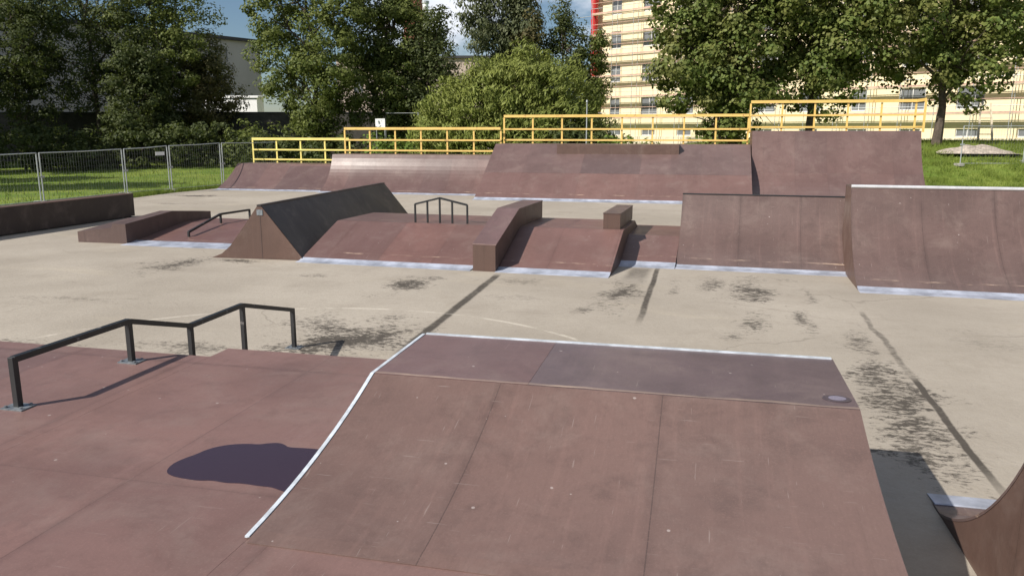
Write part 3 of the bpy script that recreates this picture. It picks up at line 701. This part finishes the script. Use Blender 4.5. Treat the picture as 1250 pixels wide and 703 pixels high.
# left group, in the shade of the tower added out of view
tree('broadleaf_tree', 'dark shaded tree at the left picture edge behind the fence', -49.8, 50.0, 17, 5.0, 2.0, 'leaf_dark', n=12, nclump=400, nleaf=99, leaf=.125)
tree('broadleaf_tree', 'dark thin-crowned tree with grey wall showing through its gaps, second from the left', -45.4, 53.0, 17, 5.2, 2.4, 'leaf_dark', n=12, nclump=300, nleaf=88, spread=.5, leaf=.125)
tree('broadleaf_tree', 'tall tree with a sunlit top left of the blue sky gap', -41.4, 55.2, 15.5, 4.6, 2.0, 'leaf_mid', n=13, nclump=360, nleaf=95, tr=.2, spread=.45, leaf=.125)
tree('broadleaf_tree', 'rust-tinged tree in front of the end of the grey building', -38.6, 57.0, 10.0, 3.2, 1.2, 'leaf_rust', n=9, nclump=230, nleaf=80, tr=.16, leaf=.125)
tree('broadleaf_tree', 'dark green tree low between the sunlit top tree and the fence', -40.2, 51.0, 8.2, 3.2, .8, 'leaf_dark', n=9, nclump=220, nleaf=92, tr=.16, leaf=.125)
# beyond the left picture edge, shading the grass
tree('broadleaf_tree', 'shade tree beyond the left picture edge beside the fence, the nearest of the three', -38.5, 27.5, 11, 4.0, 4.5, 'leaf_mid', n=9, nclump=240, nleaf=40)
tree('broadleaf_tree', 'shade tree beyond the left picture edge, in the middle of the three', -45.5, 31.5, 11, 4.0, 4.5, 'leaf_mid', n=9, nclump=240, nleaf=40)
tree('broadleaf_tree', 'shade tree beyond the left picture edge, farthest of the three', -50.5, 38.5, 13, 4.6, 3.5, 'leaf_mid', n=9, nclump=260, nleaf=40)
# middle group
tree('broadleaf_tree', 'big fresh green tree right of the blue sky gap', -26.2, 51.0, 16.5, 4.4, .8, 'leaf_mid', n=13, nclump=460, nleaf=108, leaf=.125)
tree('broadleaf_tree', 'big darker green tree left of the chimney', -21.7, 54.5, 13.6, 3.7, .8, 'leaf_mid', n=14, nclump=420, nleaf=99, leaf=.125)
tree('broadleaf_tree', 'dark shorter tree below the chimney left of the willow', -18.7, 53.5, 10.4, 2.4, .6, 'leaf_dark', n=9, nclump=260, nleaf=60, leaf=.125)
tree('birch_tree', 'tall grey-green birch with hanging twigs behind the willow', -15.6, 62.5, 17.5, 3.4, 3.0, 'leaf_birch', 'birchbark', n=13, nclump=420, nleaf=76, leaf=.12, elong=2.4, spread=.5, updir='down', tr=.14)
tree('broadleaf_tree', 'dark rounded tree behind the right half of the willow', -10.6, 62.5, 12.2, 2.2, 1.0, 'leaf_dark', n=8, nclump=220, nleaf=60, leaf=.125)
tree('broadleaf_tree', 'small olive tree between the birch and the dark rounded tree', -13.2, 61.5, 11.2, 1.8, 1.0, 'leaf_rust', n=6, nclump=150, nleaf=92, tr=.14, leaf=.15)
tree('broadleaf_tree', 'small green tree left of the red rubbish chute', -8.6, 63.0, 9.4, 1.7, .8, 'leaf_mid', n=6, nclump=130, nleaf=92, tr=.14, leaf=.125)
wl = [(-3.2,0,3.2,2.3,2.2,2.7),(-1.2,-.4,4.2,2.4,2.2,3.0),(.9,0,4.7,2.4,2.2,3.1),(2.8,.2,4.0,2.3,2.1,3.0),(.2,-1,2.0,4.0,1.8,2.0),(4.4,.6,2.7,1.6,1.7,2.4),(-4.7,.2,2.2,1.4,1.7,2.1)]
tree('willow_shrub', 'wide light green willow shrub with upright shoots behind the railings', -11.4, 47.0, 8.6, 5, .3, 'leaf_willow', nclump=950, nleaf=90, leaf=.075, elong=3.4, spread=.34, updir='up', rand=.6, lobes=wl, tr=.12, inner=.6)
# maples in front of the yellow block
tree('maple_tree', 'dense dark maple just right of the scaffolded wall corner', .75, 48.5, 14.5, 4.6, .6, 'leaf_maple', n=18, nclump=410, nleaf=120, leaf=.18, elong=1.2, tr=.24, size=.48, spread=.50)
tree('maple_tree', 'middle maple between the dense dark maple and the spreading one', 6.1, 50.0, 15.0, 4.6, 2.2, 'leaf_maple', n=15, nclump=320, nleaf=115, leaf=.18, elong=1.2, tr=.24, spread=.52, size=.46)
tree('maple_tree', 'wide spreading maple at the right with yellow wall showing through', 13.0, 50.0, 13.5, 6.3, 2.3, 'leaf_maple', n=17, nclump=330, nleaf=115, leaf=.18, elong=1.2, tr=.24, spread=.52, size=.40)
BG = 'bushes along the back of the skatepark'
def bush(label, x, y, h, rx, mat='leaf_bush', ncl=90, ry=None):
    lb_ = [(rx*.45*math.cos(a), rx*.4*math.sin(a), h*rng.uniform(.4, .55), rx*.62, rx*.6, h*.5) for a in (0.3, 2.2, 4.3)]
    return tree('bush', label, x, y, h*.75, rx, .2, mat, nclump=ncl, nleaf=36, spread=.28, leaf=.15, lobes=lb_, tr=.06, group=BG, cat='bush', inner=.5)
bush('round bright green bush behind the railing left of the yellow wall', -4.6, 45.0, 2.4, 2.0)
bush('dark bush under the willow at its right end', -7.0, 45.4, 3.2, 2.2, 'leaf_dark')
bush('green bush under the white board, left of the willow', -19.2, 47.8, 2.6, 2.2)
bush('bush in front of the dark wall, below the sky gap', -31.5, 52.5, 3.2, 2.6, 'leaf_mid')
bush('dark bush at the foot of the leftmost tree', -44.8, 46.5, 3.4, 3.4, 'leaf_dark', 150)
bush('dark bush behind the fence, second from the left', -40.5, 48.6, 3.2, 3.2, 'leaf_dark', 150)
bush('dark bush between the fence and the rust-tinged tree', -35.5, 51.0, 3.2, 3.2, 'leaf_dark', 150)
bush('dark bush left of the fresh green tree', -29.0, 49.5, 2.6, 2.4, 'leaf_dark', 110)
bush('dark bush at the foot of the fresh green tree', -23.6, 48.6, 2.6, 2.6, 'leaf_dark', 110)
bush('small pale weed bush by the earth mound in the right yard', 19.0, 50.0, 1.2, 1.0)

# ragged grass along the edge of the concrete and weeds on the right lawn
def blades(pts, hmin, hmax, name, mat):
    n = len(pts); P_ = pts.copy(); h_ = rng.uniform(hmin, hmax, n); P_[:, 2] = ground_z(P_[:, 0], P_[:, 1]) + h_*.45
    a = rng.uniform(0, 6.28, n); d = np.stack([np.cos(a), np.sin(a), np.zeros(n)], 1)
    u = rng.normal(0, .35, (n, 3)); u[:, 2] = 1; u *= (h_*.55)[:, None]; v = np.cross(d, u); v *= (rng.uniform(.008, .022, n)/np.linalg.norm(v, axis=1))[:, None]
    q = np.stack([P_-u-v, P_-u+v, P_+u], 1).reshape(-1, 3)
    me = bpy.data.meshes.new(name); me.from_pydata(q.tolist(), [], np.arange(3*n).reshape(-1, 3).tolist()); me.materials.append(mat)
    return tag(link(bpy.data.objects.new(name, me)), 'ragged grass tufts and weeds round the edge of the concrete yard', 'grass', kind='stuff')
E_ = np.array([(-23.1,20.0),(-23.4,28),(-23.75,31.5),(-23.35,35.3),(-22.6,38.8),(-14,38.8),(13.7,38.8)])
k_ = rng.integers(0, len(E_)-1, 15000); f_ = rng.uniform(0, 1, (15000, 1)); ep = E_[k_]*(1-f_) + E_[k_+1]*f_
tu = np.round(ep*2.2)/2.2*.5 + ep*.5; tu = tu + np.stack([-np.abs(rng.normal(0, .5, 15000))*(k_ < 4), np.abs(rng.normal(0, .5, 15000))*(k_ >= 4)], 1) + rng.normal(0, .05, (15000, 2))
lw = np.stack([rng.uniform(-46, -24, 7000), rng.uniform(24, 50, 7000)], 1); rw = np.stack([rng.uniform(9.5, 24, 11000), rng.uniform(39.5, 57, 11000)], 1)
ctr = np.stack([rng.uniform(9.5, 22, 260), rng.uniform(40, 50, 260)], 1); wd2 = np.repeat(ctr, 60, 0) + rng.normal(0, .22, (15600, 2))
def z3(p): return np.concatenate([p, np.zeros((len(p), 1))], 1)
bl = np.concatenate([z3(tu), z3(lw), z3(rw), z3(wd2)]); rng.shuffle(bl)
M['blade'] = foliage('grass blades', (.150,.230,.040), (.270,.330,.070), (.230,.290,.060), .5)
blades(bl, .08, .28, 'grass_tufts', M['blade'])

# ------------------------------------------------------------------ buildings
def facade(mb, x0, x1, z0, z1, holes, depth=.16):
    """front wall in the plane y=0 with real openings and reveals"""
    xs = sorted({x0, x1, *[h[0] for h in holes], *[h[1] for h in holes]}); zs = sorted({z0, z1, *[h[2] for h in holes], *[h[3] for h in holes]})
    for a, b_ in zip(xs, xs[1:]):
        for c_, d_ in zip(zs, zs[1:]):
            mx_, mz_ = (a+b_)/2, (c_+d_)/2
            if any(h[0] < mx_ < h[1] and h[2] < mz_ < h[3] for h in holes): continue
            mb.face([(a,0,c_),(b_,0,c_),(b_,0,d_),(a,0,d_)], [(a,c_),(b_,c_),(b_,d_),(a,d_)])
    for a, b_, c_, d_ in holes:
        mb.face([(a,0,c_),(a,0,d_),(a,depth,d_),(a,depth,c_)]); mb.face([(b_,0,d_),(b_,0,c_),(b_,depth,c_),(b_,depth,d_)])
        mb.face([(a,0,d_),(b_,0,d_),(b_,depth,d_),(a,depth,d_)]); mb.face([(b_,0,c_),(a,0,c_),(a,depth,c_),(b_,depth,c_)])
t = NT('window glass'); t.pbr((.17,.18,.19), .12, 0, spec=.8); M['glass'] = t.m
M['cream'] = simple('cream render', (.76,.655,.44), .85, 0, .05, .6)
M['greywall'] = simple('grey wall', (.40,.385,.38), .85, 0, .06, .4)
M['frame'] = simple('white window frame', (.62,.62,.62), .5)
M['plank'] = simple('scaffold plank', (.58,.50,.37), .8, 0, .2, 2)
M['toe'] = simple('red brown toe board', (.52,.33,.26), .7, 0, .2, 2)
M['chute'] = simple('red plastic chute', (.55,.035,.035), .45, 0, .12, 2)
M['brickred'] = simple('brick red', (.28,.10,.07), .85, 0, .2, 3)
M['darkroof'] = simple('dark roofing', (.045,.045,.05), .8)

c0 = np.array((-9.24, 70.78))*85/71
yb = thing('apartment_building', 'cream yellow apartment block behind scaffolding at the right', 'building', (c0[0], c0[1], 0), math.atan2(-.504, .863))
BZ = 2.0; cols = [2.4, 6.6] + [6.6+4.1*k for k in range(1, 14)]; LB = 62.0
holes = []
for i, cx_ in enumerate(cols):
    for k in range(6):
        zc = BZ + 3.15 + k*3.3
        wv = .62 if i % 3 == 0 else .95
        holes.append((cx_-wv, cx_+wv, zc-.75, zc+.95))
    holes.append((cx_-.8, cx_+.8, BZ+.35, BZ+.95))
mb = MB(); facade(mb, 0, LB, -1, BZ+21.5, holes)
mb.face([(0,14,-1),(0,0,-1),(0,0,BZ+21.5),(0,14,BZ+21.5)]); mb.face([(LB,0,-1),(LB,14,-1),(LB,14,BZ+21.5),(LB,0,BZ+21.5)]); mb.face([(LB,14,-1),(0,14,-1),(0,14,BZ+21.5),(LB,14,BZ+21.5)])
mb.build('wall', M['cream'], yb)
MB().box(-.3, LB+.3, -.35, 14.3, BZ+21.5, BZ+21.8).build('roof', M['darkroof'], yb)
for h_ in holes[:70]:
    fr = MB(); a, b_, c_, d_ = h_; e = .07
    for bx in ((a,a+e,c_,d_),(b_-e,b_,c_,d_),(a+e,b_-e,c_,c_+e),(a+e,b_-e,d_-e,d_),((a+b_)/2-.03,(a+b_)/2+.03,c_+e,d_-e)): fr.box(bx[0], bx[1], .09, .14, bx[2], bx[3])
    f = fr.build('window', M['frame'], yb)
    MB().box(a, b_, .15, .17, c_, d_).build('pane', M['glass'], f)
mb = MB(); mb.box(-.01+.02, LB-.02, -.10, -.003, -1, BZ+.25); mb.build('plinth', simple('plinth', (.62,.55,.42), .9), yb)

sc = thing('scaffold', 'steel scaffolding with red brown toe boards along the yellow block', 'scaffold', (c0[0], c0[1], 0), math.atan2(-.504, .863))
for k in range(9):
    z = BZ + 2.05 + 2.06*k
    d_ = MB().box(.2, 56, -1.25, -.72, z-.05, z).build('deck_board', M['plank'], sc)
    MB().box(.2, 56, -1.285, -1.255, z+.02, z+.14).build('toe_board', M['toe'], d_)
    for hh in (.55, 1.05): MB().tube([(.2, -1.3, z+hh), (56, -1.3, z+hh)], .028, 6).build('guard_rail', M['toe'] if hh > 1 else M['galv'], d_)
for k in range(23):
    x = .3 + 2.53*k
    for y_ in (-1.27, -.43): MB().tube([(x, y_, 1.6), (x, y_, BZ+20.5)], .027, 6).build('pole', M['galv'], sc)

ch = thing('rubbish_chute', 'red rubbish chute hanging down the corner of the yellow block', 'chute', (c0[0]-.25, c0[1]-.6, 0))
for k in range(20):
    z = 4.4 + k*.96
    MB().tube([(0, 0, z), (0, 0, z+.95)], [.30, .40], 14, cap=False).build('chute_section', M['chute'], ch)
MB().tube([(-1.5, 0, 14.2), (.8, 0, 14.4)], .03, 6).build('support_arm', M['galv'], ch)

Pw = np.array((-50.51, 85.63)); ax = np.array((.370, .929)); th = math.atan2(.929, .370); g0 = Pw - ax*72
gb_ = thing('grey_building', 'long shaded grey building with flat dark roof behind the left trees', 'building', (g0[0], g0[1], 0), th)
GL = 72.0; GH = 12.75; TX = 22.0; TH = 36.0
hol = [(x-.6, x+.6, z, z+1.5) for x in (60.5, 64.2, 67.0) for z in (7.4, 10.3)]
mb = MB(); facade(mb, TX, GL, -1, GH, hol)
mb.face([(GL,0,-1),(GL,16,-1),(GL,16,GH),(GL,0,GH)]); mb.face([(GL,16,-1),(TX,16,-1),(TX,16,GH),(GL,16,GH)])
mb.build('wall', M['greywall'], gb_)
MB().box(TX+.01, GL+.4, -.35, 16.3, GH, GH+.35).build('roof', M['darkroof'], gb_)
hol2 = [(x-.6, x+.6, z, z+1.5) for x in np.arange(4, 20, 3.6) for z in np.arange(4, 33, 3)]
mb = MB(); facade(mb, 0, TX, -1, TH, hol2)  # unseen tower, added and sized to shade the left trees
for p in ([(TX,0,-1),(TX,16,-1),(TX,16,TH),(TX,0,TH)], [(0,16,-1),(0,0,-1),(0,0,TH),(0,16,TH)], [(TX,16,-1),(0,16,-1),(0,16,TH),(TX,16,TH)], [(0,0,TH),(TX,0,TH),(TX,16,TH),(0,16,TH)]): mb.face(p)
mb.build('shade_tower_wall', M['greywall'], gb_)
for h_ in hol:
    f = MB().box(h_[0], h_[1], .10, .13, h_[2], h_[3]).build('window', M['glass'], gb_)
MB().box(.1, TX-.1, .10, .13, 3, 34).build('window_band', M['glass'], gb_)

ws = thing('white_shed', 'low white shed with a sloping roof in front of the grey building', 'shed', (-46.0, 74.5, 0), R(6))
MB().prism([(0, 6.1), (1.6, 6.2)], [(0, -.5), (1.6, -.5)], -4.5, 1.3).build('wall', M['white'], ws)
mb = MB(); P = [(-.15, 6.32), (1.75, 6.43)]; mb.prism(P, [(y, z-.2) for y, z in P], -4.7, 1.5); mb.build('roof', M['white'], ws)

wl_ = thing('boundary_wall', 'long dark boundary wall behind the left trees', 'wall', (-62, 52.0, 0), math.atan2(9.2, 38))
MB().box(0, 44, 0, .3, -.5, 4.2).build('wall_panel', simple('dark weathered boards', (.055,.05,.045), .9, 0, .3, 1.5), wl_)
MB().box(-.05, 44.05, -.06, .36, 4.2, 4.3).build('coping', M['darkroof'], wl_)

pb = thing('pink_building', 'pale pinkish building glimpsed between the middle trees', 'building', (-44, 92, 0), R(14))
mb = MB(); facade(mb, 0, 26, -1, 11.5, [(x, x+1.2, z, z+1.6) for x in (2, 6, 10, 14, 18, 22) for z in (3.5, 7.4)])
for p in ([(26,0,-1),(26,12,-1),(26,12,11.5),(26,0,11.5)], [(0,12,-1),(0,0,-1),(0,0,11.5),(0,12,11.5)], [(26,12,-1),(0,12,-1),(0,12,11.5),(26,12,11.5)]): mb.face(p)
mb.build('wall', simple('pinkish render', (.52,.42,.36), .85), pb)
MB().box(-.3, 26.3, -.3, 12.3, 11.5, 11.8).build('roof', M['darkroof'], pb)
MB().box(1, 25, .17, .2, 3, 9.5).build('window_band', M['glass'], pb)

cm = thing('chimney', 'tall red and white factory chimney above the middle trees', 'chimney', (-62.6, 170.0, 0))
MB().tube([(0,0,0),(0,0,22)], [2.6, 2.2], 20).build('stack', simple('pale brick', (.62,.58,.54), .8), cm)
MB().tube([(0,0,22.0),(0,0,38)], [2.2, 1.9], 20).build('painted_band', M['brickred'], cm)
for xx, hh, lab in ((-59.2, 29.6, 'slim white flue pipe right of the factory chimney'), (-68.5, 32.5, 'slim white flue pipe left of the factory chimney')):
    fl = thing('flue_pipe', lab, 'chimney', (xx, 168.5, 0))
    MB().tube([(0,0,0),(0,0,hh)], .62, 12).build('pipe', M['white'], fl)
    MB().tube([(0,0,hh),(0,0,hh+.5)], [.8,.8], 12).build('cap', M['galv'], fl)

# ------------------------------------------------------------------ small things behind
bd = thing('notice_board', 'small white notice board beneath the middle trees', 'sign', (-21.0, 50.2, float(ground_z(-21.0, 50.2))))
MB().box(-.34, .34, -.02, .02, 2.75, 3.4).build('board', M['white'], bd)
for s in (-.3, .3): MB().tube([(s, .05, 0), (s, .05, 3.4)], .03, 8).build('post', M['galv'], bd)
gf = thing('frame_goal', 'thin grey pipe frame beside the white notice board', 'frame', (-19.6, 50.2, float(ground_z(-19.6, 50.2))))
MB().tube([(-1.0,0,0),(-1.0,0,3.75),(1.3,0,3.75),(1.3,0,0)], .035, 8).build('pipe', M['galv'], gf)
lp = thing('lamp_post', 'thin grey lamp post in front of the dark bush behind the railing', 'post', (-6.1, 43.0, 0))
MB().tube([(0,0,0),(0,0,4.3)], [.045,.03], 8).build('pole', M['galv'], lp); MB().tube([(0,0,4.3),(0,0,4.42)], [.06,.05], 8).build('cap', M['galv'], lp)
em = np.array((14.3, 47.6)); n_ = 26
n_ = 60; xs = np.linspace(-2.0, 2.0, n_); ys = np.linspace(-1.3, 1.3, 34)
mph = rng.uniform(0, 6.28, (14, 2)); mfr = rng.normal(0, 4.5, (14, 2))
def moundz(X_, Y_):
    b_ = np.clip(1-(X_/1.95)**2-(Y_/1.25)**2, 0, 1)**.8*.42
    w_ = sum(np.sin(f[0]*X_+p[0])*np.cos(f[1]*Y_+p[1]) for f, p in zip(mfr, mph))/4
    return b_*(1+.4*w_) - .05
md_ = grid_mesh('earth_mound', xs, ys, moundz, simple('dry earth and rubble', (.36,.31,.265), .95, 0, .35, 5))
md_.location = (em[0], em[1], float(ground_z(*em))); tag(md_, 'heap of pale earth and rubble in the right yard', 'earth heap')
ld = thing('wooden_ladder', 'short wooden ladder frame leaning by the yellow block at the right', 'ladder', (19.2, 62.0, float(ground_z(19.2, 62.0))))
for s in (-.45, .45): MB().bar((s, 0, 0), (s*.7, .7, 2.6), .12, .08).build('stile', M['plank'], ld)
for k in range(4): MB().bar((-.42+.03*k, .15*k+.1, .45+.55*k), (.42-.03*k, .15*k+.1, .45+.55*k), .06, .06).build('rung', M['plank'], ld)
